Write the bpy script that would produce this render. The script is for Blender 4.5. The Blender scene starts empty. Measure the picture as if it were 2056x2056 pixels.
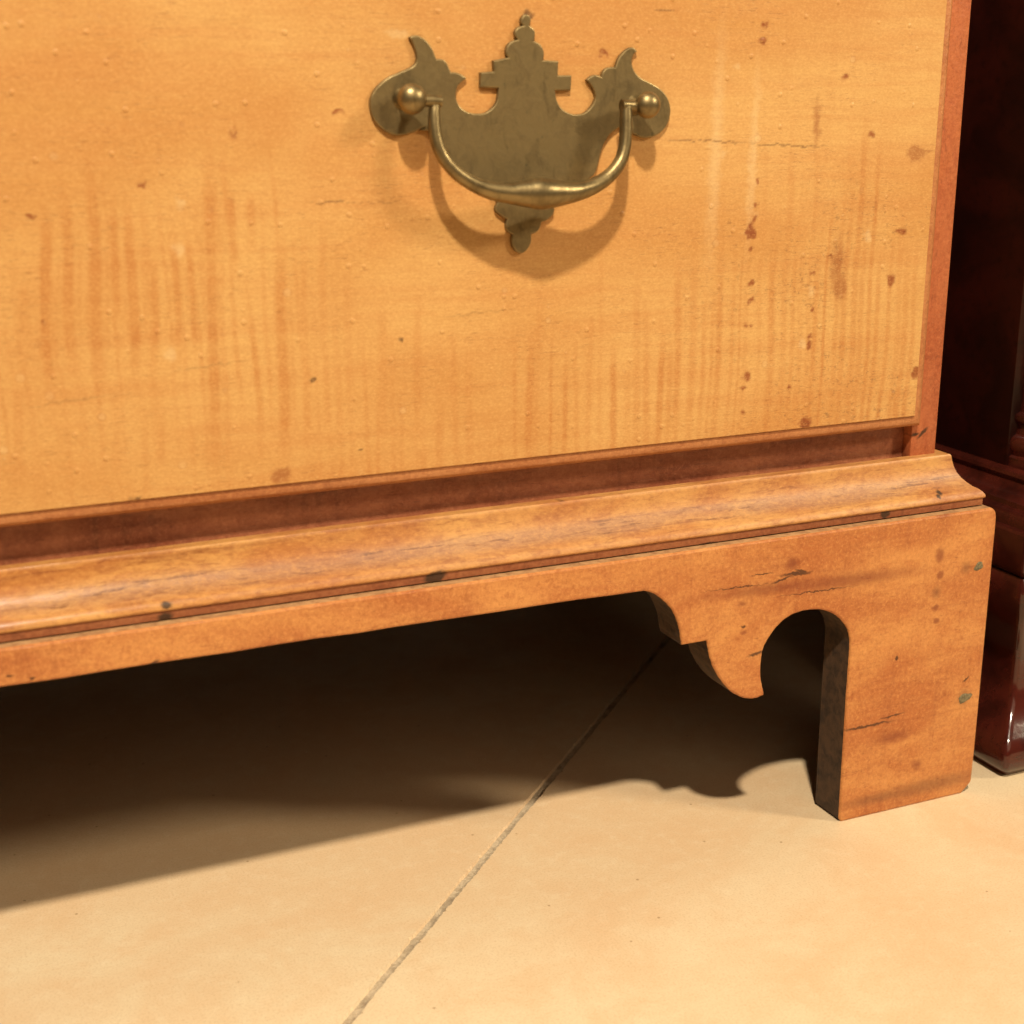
import bpy, bmesh, math, random
import numpy as np
from mathutils import Vector, Matrix
from mathutils.geometry import tessellate_polygon

random.seed(7)
sc = bpy.context.scene
COL = sc.collection

# ------------------------------------------------------------------ camera
F_PX, YAW, PITCH, ROLL = 2897.6, 0.41426, 0.28069, 0.00155
CAM = Vector((-0.43293, -0.46376, 0.30586))
fwd = Vector((math.sin(YAW)*math.cos(PITCH), math.cos(YAW)*math.cos(PITCH), -math.sin(PITCH)))
right = Vector((math.cos(YAW), -math.sin(YAW), 0))
down = fwd.cross(right)
r2 = right*math.cos(ROLL) + down*math.sin(ROLL)
d2 = -right*math.sin(ROLL) + down*math.cos(ROLL)
cam_d = bpy.data.cameras.new('camera')
cam_d.sensor_width = 36.0
cam_d.lens = 36.0*F_PX/2056.0
cam_d.clip_start = 0.02
cam_d.clip_end = 60
cam_d.dof.use_dof = True
cam_d.dof.focus_distance = 0.60
cam_d.dof.aperture_fstop = 13
cam = bpy.data.objects.new('camera', cam_d)
COL.objects.link(cam)
up = -d2
back = -fwd
cam.matrix_world = Matrix(((r2.x, up.x, back.x, CAM.x), (r2.y, up.y, back.y, CAM.y), (r2.z, up.z, back.z, CAM.z), (0, 0, 0, 1)))
sc.camera = cam

# ------------------------------------------------------------------ light
w = bpy.data.worlds.new('World'); sc.world = w; w.use_nodes = True
bg = w.node_tree.nodes['Background']
bg.inputs[0].default_value = (1.0, 0.74, 0.50, 1); bg.inputs[1].default_value = 0.05

def spot(name, d, dist, power, radius, color, aim=(-0.20, 0.02, 0.12), size=60, blend=.6):
    l = bpy.data.lights.new(name, 'SPOT')
    l.energy = power; l.shadow_soft_size = radius; l.color = color
    l.spot_size = math.radians(size); l.spot_blend = blend
    o = bpy.data.objects.new(name, l); COL.objects.link(o)
    dv = Vector(d).normalized()
    o.location = Vector(aim) + dv*dist
    o.rotation_euler = dv.to_track_quat('Z', 'Y').to_euler()
    return o
spot('ceiling_spot_lamp', (-.293, -.575, 1), 2.05, 210, .046, (1, .865, .66), aim=(-.115, 0, .068))
spot('ceiling_spot_lamp', (1.25, -.97, 1), 3.0, 205, .21, (1, .84, .60), aim=(-.155, 0, .096))

# the lit gallery in front of the chests: a broad, dim, warm glow
al = bpy.data.lights.new('gallery_wall_glow', 'AREA'); al.shape = 'RECTANGLE'; al.size = 2.6; al.size_y = 1.5
al.energy = 15; al.color = (1, .72, .47)
ao = bpy.data.objects.new('gallery_wall_glow', al); COL.objects.link(ao)
ao.location = (-.4, -2.45, 2.05)
ao.rotation_euler = (Vector((-.4, -2.45, 2.05)) - Vector((-.2, .05, .10))).to_track_quat('Z', 'Y').to_euler()

vs = sc.view_settings
vs.view_transform = 'Standard'; vs.look = 'None'; vs.exposure = 0.0; vs.gamma = 1.0
vs.use_curve_mapping = False

# ------------------------------------------------------------------ pixel helpers (photo pixels -> points on known planes)
def ray(px, py):
    return r2*((px-1028)/F_PX) + d2*((py-1028)/F_PX) + fwd
def onY(px, py, Y):
    d = ray(px, py); return CAM + d*((Y-CAM.y)/d.y)

# ------------------------------------------------------------------ dimensions (metres)
HB = .135          # height of bracket base
ZLOW = .1218       # underside of the apron
W = .93            # chest width (right outer corner of foot at x = 0)
D = .47
XC = -.0197        # right side of case
YC = .0197         # front of case
YD = .0137         # drawer face
ZF = .1760         # lower edge of the drawer's flat face
XF = -.0373        # right edge of the drawer's flat face
ZTOP = .62

# ------------------------------------------------------------------ node helper
class Mat:
    def __init__(s, name):
        s.m = bpy.data.materials.new(name); s.m.use_nodes = True
        s.nt = s.m.node_tree
        s.b = s.nt.nodes['Principled BSDF']
        s.tc = s.nt.nodes.new('ShaderNodeTexCoord').outputs['Object']
    def link(s, a, b): s.nt.links.new(a, b)
    def put(s, sock, v):
        if hasattr(v, 'is_output'): s.link(v, sock)
        elif isinstance(v, (tuple, list)):
            sock.default_value = tuple(v) + ((1,) if len(v) == 3 and sock.type == 'RGBA' else ())
        else: sock.default_value = v
    def math(s, op, a, b=None, c=None, clamp=False):
        n = s.nt.nodes.new('ShaderNodeMath'); n.operation = op; n.use_clamp = clamp
        s.put(n.inputs[0], a)
        if b is not None: s.put(n.inputs[1], b)
        if c is not None: s.put(n.inputs[2], c)
        return n.outputs[0]
    def mix(s, f, a, b, blend='MIX'):
        n = s.nt.nodes.new('ShaderNodeMix'); n.data_type = 'RGBA'; n.blend_type = blend
        s.put(n.inputs[0], f); s.put(n.inputs[6], a); s.put(n.inputs[7], b)
        return n.outputs[2]
    def map(s, scale=(1, 1, 1), loc=(0, 0, 0), rot=(0, 0, 0), vec=None, kind='POINT'):
        n = s.nt.nodes.new('ShaderNodeMapping'); n.vector_type = kind
        s.put(n.inputs[0], s.tc if vec is None else vec)
        n.inputs[1].default_value = loc; n.inputs[2].default_value = rot; n.inputs[3].default_value = scale
        return n.outputs[0]
    def noise(s, scale=(1, 1, 1), detail=2, rough=.5, dist=0, loc=(0, 0, 0), vec=None, rot=(0, 0, 0), color=False):
        n = s.nt.nodes.new('ShaderNodeTexNoise')
        s.put(n.inputs['Vector'], s.map(scale, loc, rot, vec)); n.inputs['Scale'].default_value = 1
        n.inputs['Detail'].default_value = detail; n.inputs['Roughness'].default_value = rough
        n.inputs['Distortion'].default_value = dist
        return n.outputs[1 if color else 0]
    def voronoi(s, scale, feature='F1', loc=(0, 0, 0)):
        n = s.nt.nodes.new('ShaderNodeTexVoronoi'); n.feature = feature
        s.put(n.inputs['Vector'], s.map(scale, loc)); n.inputs['Scale'].default_value = 1
        return n
    def rng(s, v, a, b, c=0., d=1., smooth=True):
        n = s.nt.nodes.new('ShaderNodeMapRange'); n.interpolation_type = 'SMOOTHSTEP' if smooth else 'LINEAR'
        s.put(n.inputs[0], v)
        for i, q in enumerate((a, b, c, d)): n.inputs[i+1].default_value = q
        return n.outputs[0]
    def sep(s, vec=None):
        n = s.nt.nodes.new('ShaderNodeSeparateXYZ'); s.put(n.inputs[0], s.tc if vec is None else vec)
        return n.outputs
    def warp(s, amount, freq, loc=(0, 0, 0)):
        c = s.noise((freq,)*3, 2, .6, loc=loc, color=True)
        n = s.nt.nodes.new('ShaderNodeVectorMath'); n.operation = 'SUBTRACT'; s.put(n.inputs[0], c); n.inputs[1].default_value = (.5, .5, .5)
        m = s.nt.nodes.new('ShaderNodeVectorMath'); m.operation = 'MULTIPLY_ADD'
        s.put(m.inputs[0], n.outputs[0]); m.inputs[1].default_value = (amount,)*3; s.put(m.inputs[2], s.tc)
        return m.outputs[0]
    def blot(s, vec, c, rx, rz, rot=0., hard=.35):
        """an elliptical mark at world point c on a front face"""
        v = s.map((rx, 50, rz), (c[0], c[1], c[2]), (0, rot, 0), vec, 'TEXTURE')
        n = s.nt.nodes.new('ShaderNodeVectorMath'); n.operation = 'LENGTH'; s.put(n.inputs[0], v)
        return s.rng(n.outputs['Value'], 1+hard, 1-hard, 0, 1)
    def blots(s, vec, lst, Y):
        acc = None
        for (px, py, rx, ry, rot, hard) in lst:
            c = onY(px, py, Y); k = (c-CAM).length/F_PX
            m = s.blot(vec, c, rx*k*1.08, ry*k*1.05, rot, hard)
            acc = m if acc is None else s.math('MAXIMUM', acc, m)
        return acc
    def bump(s, h, strength, dist, prev=None):
        n = s.nt.nodes.new('ShaderNodeBump'); n.inputs['Strength'].default_value = strength; n.inputs['Distance'].default_value = dist
        s.put(n.inputs['Height'], h)
        if prev is not None: s.put(n.inputs['Normal'], prev)
        return n.outputs[0]
    def done(s, color, rough, normal=None, **kw):
        s.put(s.b.inputs['Base Color'], color); s.put(s.b.inputs['Roughness'], rough)
        if normal is not None: s.put(s.b.inputs['Normal'], normal)
        for k, v in kw.items(): s.put(s.b.inputs[k.replace('_', ' ')], v)
        return s.m

# marks on the drawer face, in photo pixels: x, y, half-width, half-height, tilt, softness
MARK_DRIPS = [(1509, 468, 10, 12, .2, .2), (1507, 459, 9, 11, .1, .4), (1516, 408, 5, 6, 0, .5), (1516, 440, 5, 5, 0, .5), (1520, 365, 4, 4, 0, .4), (1511, 502, 5, 5, 0, .4),
    (1509, 564, 7, 5, 0, .5), (1507, 603, 8, 7, 0, .4), (1495, 650, 4, 4, 0, .5), (1507, 651, 4, 4, 0, .5), (1498, 755, 9, 9, 0, .4),
    (1495, 777, 6, 5, 0, .6), (1493, 827, 5, 6, 0, .5), (1627, 675, 5, 5, 0, .4), (1624, 692, 6, 6, 0, .4), (1629, 618, 5, 4, 0, .4),
    (1632, 549, 5, 4, 0, .5), (1667, 512, 4, 4, 0, .4), (1586, 775, 4, 4, 0, .5), (1617, 850, 14, 12, 0, .4), (1810, 464, 11, 7, .2, .4),
    (1788, 563, 9, 9, 0, .4), (1838, 748, 10, 13, 0, .3), (1751, 268, 5, 6, 0, .6), (1696, 156, 6, 4, 0, .6), (1531, 82, 9, 5, 0, .5), (1534, 47, 6, 4, 0, .6),
    (470, 270, 5, 9, 0, .6), (677, 226, 10, 4, 0, .4), (64, 433, 7, 4, -.4, .4), (286, 374, 5, 4, 0, .4), (90, 648, 4, 4, 0, .5), (1212, 108, 12, 5, .5, .5)]
MARK_PALE_BROWN = [(1838, 307, 20, 13, .05, .3), (1858, 304, 16, 3, 0, .4), (563, 955, 17, 16, 0, .25), (1685, 575, 15, 26, 0, .5), (1680, 530, 14, 40, 0, .7), (1640, 250, 6, 34, 0, .9)]
MARK_HOLES = [(633, 761, 6, 5, -.5, .3), (272, 1000, 9, 7, 0, .4), (806, 681, 5, 6, 0, .5), (1335, 22, 21, 1.3, 0, .5), (1062, 30, 9, 7, .6, .3), (722, 905, 3, 2.5, 0, .4),
    (668, 406, 36, 1.1, .02, .5), (760, 406, 45, .9, 0, .6), (1420, 283, 80, 1.2, .05, .5), (1585, 292, 75, 1.3, .04, .5), (960, 628, 60, .9, -.05, .7), (140, 805, 66, 1.1, -.06, .6), (420, 735, 60, 1, -.05, .7)]
MARK_PALE = [(799, 67, 22, 6, 0, .5), (806, 66, 8, 4, 0, .5), (1437, 300, 11, 150, .02, .9), (1512, 320, 7, 120, .02, .9), (357, 500, 8, 12, 0, .6), (362, 410, 7, 7, 0, .6), (340, 710, 9, 11, 0, .7),
    (1452, 310, 6, 8, 0, .5), (1742, 475, 7, 10, 0, .5), (1610, 690, 7, 8, 0, .4), (1630, 588, 7, 10, 0, .4), (1480, 135, 8, 6, 0, .5)]

# the stronger upright bands of the wood's figure: x, y of top and foot, half-width, strength
FIGURE = [(85, 454, 96, 751, 7, .8), (125, 403, 145, 725, 8, .65), (181, 367, 197, 743, 9, .85), (225, 417, 232, 617, 6, .7), (257, 439, 270, 725, 7, .8), (306, 544, 308, 725, 6, .6),
          (346, 490, 357, 707, 6, .6), (377, 490, 389, 689, 5, .7), (417, 392, 431, 900, 9, .9), (458, 403, 467, 533, 6, .8), (498, 403, 502, 490, 6, .5), (505, 653, 522, 852, 5, .6),
          (563, 526, 571, 900, 9, .8), (612, 519, 616, 888, 6, .45), (652, 490, 656, 850, 6, .35), (47, 580, 51, 671, 9, .4), (30, 790, 33, 960, 7, .4), (230, 800, 236, 960, 7, .35),
          (320, 800, 326, 930, 7, .45), (290, 830, 296, 980, 5, .35), (700, 560, 703, 800, 7, .3), (770, 640, 772, 860, 7, .35), (840, 620, 842, 850, 6, .3)]

# ------------------------------------------------------------------ materials
def mat_drawer():
    s = Mat('figured_maple')
    X, Y, Z = s.sep()
    wv = s.warp(.006, 18)
    cloud = s.noise((7, 7, 13), 3, .55, .4)
    streak = s.noise((9, 9, 150), 4, .6, .3, vec=wv)
    fine = s.noise((60, 60, 1100), 3, .6, loc=(3, 1, 2))
    col = s.mix(s.rng(cloud, .34, .66), (.590, .350, .124), (.505, .250, .075))
    col = s.mix(s.rng(streak, .42, .72, 0, .45), col, (0.499, 0.230, 0.065))
    # curl figure: upright bands, stronger in some zones
    curlv = s.warp(.009, 11, (4, 0, 1))
    curlA = s.noise((150, 150, 9), 1, .4, .1, vec=curlv, rot=(0, .02, 0))
    patch = s.noise((14, 14, 26), 2, .5, loc=(1, 5, 2))
    fg = s.nt.nodes.new('ShaderNodeAttribute'); fg.attribute_name = 'figure'; fig = fg.outputs['Fac']
    weak = s.math('MULTIPLY', s.rng(curlA, .48, .70), s.rng(patch, .35, .6, 0, .35))
    band = s.math('ADD', fig, s.math('MULTIPLY', weak, .5), clamp=True)
    band = s.math('MULTIPLY', band, s.rng(streak, .25, .72, .6, 1))
    col = s.mix(s.math('MULTIPLY', band, .78), col, (.440, .178, .046))
    # short dark pores lying along the grain, in drifts
    pore = s.noise((260, 260, 2300), 2, .6, loc=(0, 2, 7))
    drift = s.noise((30, 30, 42), 3, .6, loc=(7, 2, 0))
    right_z = s.math('MULTIPLY', s.rng(X, -.20, -.08), s.rng(Z, .29, .25))
    dm = s.math('ADD', s.rng(drift, .40, .68, .14, .90), s.math('MULTIPLY', right_z, .30), clamp=True)
    pores = s.math('MULTIPLY', s.rng(pore, .57, .72), dm)
    col = s.mix(s.math('MULTIPLY', pores, .52), col, (0.211, 0.086, 0.026))
    grime = s.math('MULTIPLY', s.rng(s.noise((420, 420, 520), 3, .7, loc=(2, 2, 2)), .55, .72), s.math('MULTIPLY', s.math('ADD', right_z, .10), s.rng(drift, .40, .62)))
    col = s.mix(s.math('MULTIPLY', grime, .60), col, (0.203, 0.103, 0.041))
    # little varnish blisters and drip rings
    vo = s.voronoi((125, 1, 125)); rad = s.voronoi((125, 1, 125)).outputs['Color']
    pick = s.math('MULTIPLY', s.math('GREATER_THAN', s.sep(rad)[0], .74), s.rng(drift, .36, .58))
    big = s.rng(s.sep(rad)[1], 0, 1, .06, .19, False)
    rr = s.math('DIVIDE', vo.outputs['Distance'], big)
    ring = s.math('MULTIPLY', s.math('MULTIPLY', s.rng(rr, .6, .95), s.rng(rr, 1.3, 1.05)), pick)
    disc = s.math('MULTIPLY', s.rng(rr, 1.1, .8), pick)
    col = s.mix(s.math('MULTIPLY', disc, .24), col, (0.702, 0.510, 0.255))
    col = s.mix(s.math('MULTIPLY', ring, .30), col, (0.374, 0.167, 0.058))
    # marks with a place of their own
    at = s.nt.nodes.new('ShaderNodeAttribute'); at.attribute_name = 'marks'
    mr, mg, mb = s.sep(at.outputs['Vector']); ma = at.outputs['Alpha']
    col = s.mix(s.math('MULTIPLY', ma, .30), col, (0.725, 0.588, 0.336))
    col = s.mix(s.math('MULTIPLY', mr, .92), col, (.44, .21, .18), 'MULTIPLY')
    col = s.mix(s.math('MULTIPLY', mg, .85), col, (.62, .46, .42), 'MULTIPLY')
    col = s.mix(s.math('MULTIPLY', mb, .80), col, (0.058, 0.024, 0.012))
    speck = s.noise((900, 900, 1500), 3, .75, loc=(6, 6, 1))
    col = s.mix(s.rng(speck, .44, .70, 0, .42), col, (.78, .66, .58), 'MULTIPLY')
    col = s.mix(s.rng(speck, .50, .30, 0, .30), col, (.700, .445, .170))
    col = s.mix(s.rng(fine, .35, .75, 0, .22), col, (0.429, 0.196, 0.058))
    rough = s.rng(streak, .3, .7, .42, .56)
    nrm = s.bump(s.math('ADD', s.math('MULTIPLY', disc, .8), s.math('SUBTRACT', fine, pores)), .25, .00012)
    v2 = s.voronoi((210, 1, 210), loc=(.4, 0, .7)); p2 = s.math('GREATER_THAN', s.sep(v2.outputs['Color'])[0], .80)
    nrm = s.bump(s.math('MULTIPLY', s.rng(v2.outputs['Distance'], .26, .08), p2), .55, .0004, nrm)
    nrm = s.bump(cloud, .25, .004, nrm)
    return s.done(col, rough, nrm, Specular_IOR_Level=.36)

def mat_base(name, marks=True, dull=False, tint=None, grain='x', knots=None, Y=0.):
    s = Mat(name)
    g = (1, 1, 1)
    def sv(along, across): return (along, across, across) if grain == 'x' else (across, across, along) if grain == 'z' else (across, along, across)
    wv = s.warp(.007, 16)
    cloud = s.noise(sv(16, 34), 4, .62, .6, vec=wv)
    mott = s.noise(sv(75, 160), 3, .6, .5, loc=(3, 7, 1))
    streak = s.noise(sv(14, 230), 4, .65, .4, vec=wv, loc=(1, 1, 4))
    fine = s.noise(sv(130, 1500), 3, .6, loc=(3, 1, 2))
    flame = s.noise(sv(210, 14), 2, .55, .4, loc=(0, 4, 0))
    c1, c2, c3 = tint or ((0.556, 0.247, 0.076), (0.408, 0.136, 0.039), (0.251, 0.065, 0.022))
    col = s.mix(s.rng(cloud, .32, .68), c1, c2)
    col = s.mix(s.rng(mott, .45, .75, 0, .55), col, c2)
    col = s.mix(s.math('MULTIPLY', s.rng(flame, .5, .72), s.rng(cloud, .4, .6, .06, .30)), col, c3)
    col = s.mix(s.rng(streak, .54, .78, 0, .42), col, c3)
    pore = s.noise(sv(220, 1900), 2, .6, loc=(5, 2, 7))
    col = s.mix(s.math('MULTIPLY', s.rng(pore, .60, .74), s.rng(mott, .35, .65, .15, .6)), col, (.13, .032, .012))
    sp1 = s.noise((620,)*3, 4, .78, .3, loc=(4, 0, 2)); sp2 = s.noise((260, 260, 260), 4, .7, .6, loc=(0, 9, 2))
    col = s.mix(s.rng(sp1, .46, .70, 0, .42), col, (.58, .44, .40), 'MULTIPLY')
    col = s.mix(s.rng(sp1, .50, .32, 0, .42), col, (c1[0]*1.18, c1[1]*1.28, c1[2]*1.35))
    col = s.mix(s.rng(sp2, .52, .74, 0, .45), col, (.62, .42, .36), 'MULTIPLY')
    if marks:
        mv = s.warp(.0022, 420)
        red = [(1887, 1115, 9, 14, 0, .5), (1888, 1154, 8, 8, 0, .4), (1878, 1220, 7, 6, 0, .4), (1880, 1246, 7, 6, 0, .4), (1590, 1132, 12, 11, 0, .7), (1493, 1270, 6, 4, 0, .6), (1900, 1030, 18, 7, 0, .8),
               (1655, 1600, 9, 5, 0, .6), (1840, 1535, 10, 8, .3, .8), (1490, 1212, 8, 5, 0, .8), (1790, 1480, 30, 9, 0, .9), (1560, 1180, 120, 10, 0.02, .9), (1700, 1165, 130, 12, 0.02, .9)]
        col = s.mix(s.math('MULTIPLY', s.blots(mv, red, 0), .62), col, (.17, .032, .013))
        grey = [(1860, 1578, 100, 13, 0.0, .8), (1770, 1600, 70, 9, 0.0, .9), (1940, 1140, 9, 10, 0, .9), (1935, 1400, 12, 14, 0, .9), (1880, 1190, 8, 9, 0, .9)]
        col = s.mix(s.math('MULTIPLY', s.blots(mv, grey, 0), .55), col, (.14, .05, .022))
        crack = [(1598, 1152, 32, 3, .05, .5), (1570, 1164, 22, 2.4, -.2, .5), (1530, 1153, 22, 1.5, 0, .6), (1610, 1147, 14, 3, .3, .5), (1800, 1322, 3.5, 4.5, .4, .3), (1518, 1313, 16, 3.5, -.1, .6), (1509, 1316, 6, 1.6, .5, .5),
                 (1940, 1363, 8, 2.2, -.7, .4), (1745, 1457, 48, 2.6, 0, .6), (1720, 1462, 26, 2, .04, .6), (1790, 1438, 24, 1.6, -.04, .6), (1640, 1187, 70, 1.2, .02, .6), (1480, 1180, 60, 1, .02, .7), (1492, 1258, 6, 2, .2, .5),
                 (308, 1333, 10, 5, -.5, .5), (66, 1362, 5, 3, 0, .5), (20, 1358, 6, 2, 0, .5)]
        col = s.mix(s.math('MULTIPLY', s.blots(mv, crack, 0), .85), col, (.045, .016, .008))
    if knots:
        col = s.mix(s.math('MULTIPLY', s.blots(s.warp(.0018, 500), knots, Y), .9), col, (.032, .018, .010))
    rough = s.rng(mott, .3, .7, .36, .54)
    if dull: rough = .7
    nrm = s.bump(s.math('SUBTRACT', fine, s.math('MULTIPLY', s.rng(pore, .60, .74), .7)), .35, .00015)
    nrm = s.bump(s.noise((150, 150, 150), 5, .65, loc=(2, 2, 2)), .42, .0014, nrm)
    return s.done(col, rough, nrm, Specular_IOR_Level=.40)

def mat_moulding():
    s = Mat('moulding_maple')
    wv = s.warp(.006, 16)
    X, Y, Z = s.sep()
    cloud = s.noise((18, 40, 40), 4, .62, .6, vec=wv)
    streak = s.noise((12, 260, 260), 4, .65, .4, vec=wv, loc=(1, 1, 4))
    mott = s.noise((90, 200, 200), 3, .65, .5, loc=(3, 7, 1))
    fine = s.noise((130, 1500, 1500), 3, .6, loc=(3, 1, 2))
    col = s.mix(s.rng(cloud, .32, .66), (0.513, 0.264, 0.081), (0.391, 0.155, 0.044))
    col = s.mix(s.rng(mott, .48, .72, 0, .55), col, (0.293, 0.099, 0.031))
    col = s.mix(s.rng(streak, .5, .74, 0, .65), col, (0.211, 0.068, 0.026))
    # bluish bloom and rubbed dirt lying in the cove
    cove = s.math('MULTIPLY', s.rng(Z, .1415, .1445), s.rng(Z, .1500, .1468))
    bloom = s.math('MULTIPLY', cove, s.rng(s.noise((9, 60, 60), 3, .6, loc=(5, 0, 3)), .30, .58))
    col = s.mix(s.math('MULTIPLY', bloom, .50), col, (.30, .175, .110))
    dirt = s.math('MULTIPLY', cove, s.rng(s.noise((60, 300, 700), 4, .7, loc=(9, 0, 3)), .54, .68))
    col = s.mix(s.math('MULTIPLY', dirt, .7), col, (.12, .045, .028))
    sp1 = s.noise((420, 700, 700), 4, .78, .3, loc=(4, 0, 2)); sp2 = s.noise((70, 500, 500), 4, .7, .6, loc=(0, 9, 2))
    col = s.mix(s.rng(sp1, .46, .70, 0, .45), col, (.58, .44, .40), 'MULTIPLY')
    col = s.mix(s.rng(sp1, .50, .32, 0, .35), col, (.620, .310, .095))
    col = s.mix(s.rng(sp2, .54, .72, 0, .60), col, (.50, .36, .33), 'MULTIPLY')
    mv = s.warp(.0018, 500)
    knots = [(873, 1155, 22, 12, -.15, .3), (333, 1212, 10, 6, 0, .5), (332, 1238, 13, 9, -.2, .4), (1777, 1031, 10, 8, 0, .3), (1888, 990, 5, 4, 0, .5), (1150, 1013, 9, 5, 0, .5), (1882, 996, 4, 3, 0, .5)]
    col = s.mix(s.math('MULTIPLY', s.blots(mv, knots, .006), .9), col, (.030, .017, .010))
    rough = s.math('ADD', s.rng(mott, .3, .7, .20, .27), s.rng(X, -.38, -.24, 0, .25))
    nrm = s.bump(fine, .3, .00012)
    nrm = s.bump(s.noise((40, 120, 120), 3, .6, loc=(2, 2, 2)), .16, .0010, nrm)
    return s.done(col, rough, nrm, Specular_IOR_Level=.5)

def mat_brass(name, base, dark, rough, metal):
    s = Mat(name)
    a = s.noise((160,)*3, 4, .6, .6)
    b = s.noise((70, 70, 42), 4, .65, .8, loc=(3, 1, 1))
    c = s.noise((900,)*3, 2, .6)
    col = s.mix(s.rng(a, .35, .7), base, dark)
    col = s.mix(s.rng(b, .50, .68, 0, .55), col, tuple(q*.50 for q in dark))
    col = s.mix(s.rng(s.noise((260, 260, 90), 3, .6, .5, loc=(6, 2, 0)), .54, .74, 0, .45), col, tuple(q*.45 for q in dark))
    col = s.mix(s.rng(s.noise((320,)*3, 3, .7, loc=(8, 1, 1)), .62, .76, 0, .6), col, (.09, .085, .045))
    col = s.mix(s.rng(c, .4, .7, 0, .25), col, base)
    nrm = s.bump(s.math('ADD', a, s.math('MULTIPLY', c, .15)), .25, .0006)
    return s.done(col, s.rng(a, .3, .7, rough, rough+.12), nrm, Metallic=metal, Specular_IOR_Level=.5)

def mat_floor():
    s = Mat('tan_concrete')
    wv = s.warp(.03, 6)
    big = s.noise((5, 5, 5), 4, .6, .8, vec=wv)
    mid = s.noise((24, 24, 24), 5, .68, .5, loc=(4, 1, 1))
    small = s.noise((150, 150, 150), 4, .7, loc=(1, 8, 1))
    grit = s.noise((1100,)*3, 2, .7)
    col = s.mix(s.rng(big, .35, .68), (0.675, 0.555, 0.372), (0.632, 0.444, 0.266))
    col = s.mix(s.rng(mid, .40, .70, 0, .55), col, (0.610, 0.413, 0.238))
    col = s.mix(s.rng(small, .45, .75, 0, .24), col, (0.762, 0.648, 0.464))
    col = s.mix(s.rng(grit, .45, .72, 0, .42), col, (0.457, 0.307, 0.171))
    sp = s.voronoi((170, 170, 1)); pick = s.math('GREATER_THAN', s.sep(sp.outputs['Color'])[0], .955)
    spk = s.math('MULTIPLY', s.rng(sp.outputs['Distance'], .13, .07), pick)
    col = s.mix(s.math('MULTIPLY', spk, .6), col, (0.239, 0.132, 0.057))
    sp2 = s.voronoi((60, 60, 1), loc=(.3, .2, 0)); pick2 = s.math('GREATER_THAN', s.sep(sp2.outputs['Color'])[1], .965)
    col = s.mix(s.math('MULTIPLY', s.rng(sp2.outputs['Distance'], .07, .04), pick2), col, (0.892, 0.835, 0.722))
    scr = s.noise((8, 420, 1), 2, .5, .2, rot=(0, 0, .9), loc=(2, 0, 0))
    col = s.mix(s.rng(scr, .70, .80, 0, .16), col, (0.849, 0.725, 0.533))
    nrm = s.bump(s.math('ADD', small, s.math('MULTIPLY', grit, .35)), .22, .0006)
    return s.done(col, s.rng(mid, .3, .7, .42, .60), nrm, Specular_IOR_Level=.3)

def mat_joint():
    s = Mat('joint_dust')
    a = s.noise((500,)*3, 4, .7); b = s.noise((120,)*3, 3, .6, loc=(3, 3, 3))
    col = s.mix(s.rng(a, .35, .7), (.52, .42, .29), (.35, .27, .175))
    col = s.mix(s.rng(b, .5, .7, 0, .6), col, (.22, .165, .11))
    return s.done(col, .9, s.bump(a, .7, .0012))

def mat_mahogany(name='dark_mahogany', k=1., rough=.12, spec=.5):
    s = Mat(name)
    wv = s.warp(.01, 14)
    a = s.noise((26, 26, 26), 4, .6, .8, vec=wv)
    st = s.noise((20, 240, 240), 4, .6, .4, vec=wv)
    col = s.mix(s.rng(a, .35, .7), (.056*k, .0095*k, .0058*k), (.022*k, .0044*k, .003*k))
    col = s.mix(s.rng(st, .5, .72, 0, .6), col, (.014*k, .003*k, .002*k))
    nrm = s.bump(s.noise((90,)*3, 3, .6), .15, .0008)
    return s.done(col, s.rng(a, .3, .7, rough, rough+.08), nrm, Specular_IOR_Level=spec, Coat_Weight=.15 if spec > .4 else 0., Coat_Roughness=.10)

def mat_plain(name, c1, c2, rough=.8, f=120):
    s = Mat(name)
    a = s.noise((f,)*3, 4, .65, .5)
    return s.done(s.mix(s.rng(a, .35, .7), c1, c2), rough, s.bump(a, .3, .0008))

M_DRAWER = mat_drawer()
M_BASE = mat_base('bracket_maple')
M_STILE = mat_base('stile_maple', False, tint=((0.444, 0.142, 0.053), (0.370, 0.096, 0.034), (0.244, 0.053, 0.021)), grain='z', knots=[(1852, 869, 13, 3.5, -.7, .5), (1838, 872, 8, 3, -.2, .5)], Y=YC)
M_LIP = mat_base('lip_maple', False, tint=((.460, .200, .075), (.370, .135, .046), (.240, .075, .026)))
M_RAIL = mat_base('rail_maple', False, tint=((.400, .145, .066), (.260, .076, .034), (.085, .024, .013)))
M_FILLET = mat_base('dark_fillet_maple', False, tint=((.330, .125, .050), (.240, .075, .030), (.110, .034, .016)), knots=[(873, 1159, 22, 11, -.1, .3), (332, 1239, 13, 9, 0, .4), (1777, 1032, 10, 8, 0, .3), (1420, 1092, 16, 3, 0, .5)], Y=.0046)  # darker, redder tint for the moulding's lower fillet
M_SIDE = mat_base('side_maple', False, grain='z')
M_BACKWOOD = mat_plain('raw_pine', (.10, .062, .032), (.055, .032, .017), .85)
M_MOULD = mat_moulding()
M_PLATE = mat_brass('tarnished_brass', (.265, .196, .088), (.175, .126, .055), .40, .72)
M_BAIL = mat_brass('handled_brass', (.275, .208, .098), (.19, .140, .064), .33, .86)
M_FLOOR = mat_floor()
M_JOINT = mat_joint()
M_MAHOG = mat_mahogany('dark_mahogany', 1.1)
M_MAHOGSIDE = mat_mahogany('shaded_side_mahogany', .42, .28, .2)  # same mahogany, shade between the two chests put into its colour
M_NAIL = mat_plain('weathered_nail', (.20, .165, .085), (.075, .058, .030), .6, 700)
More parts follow.
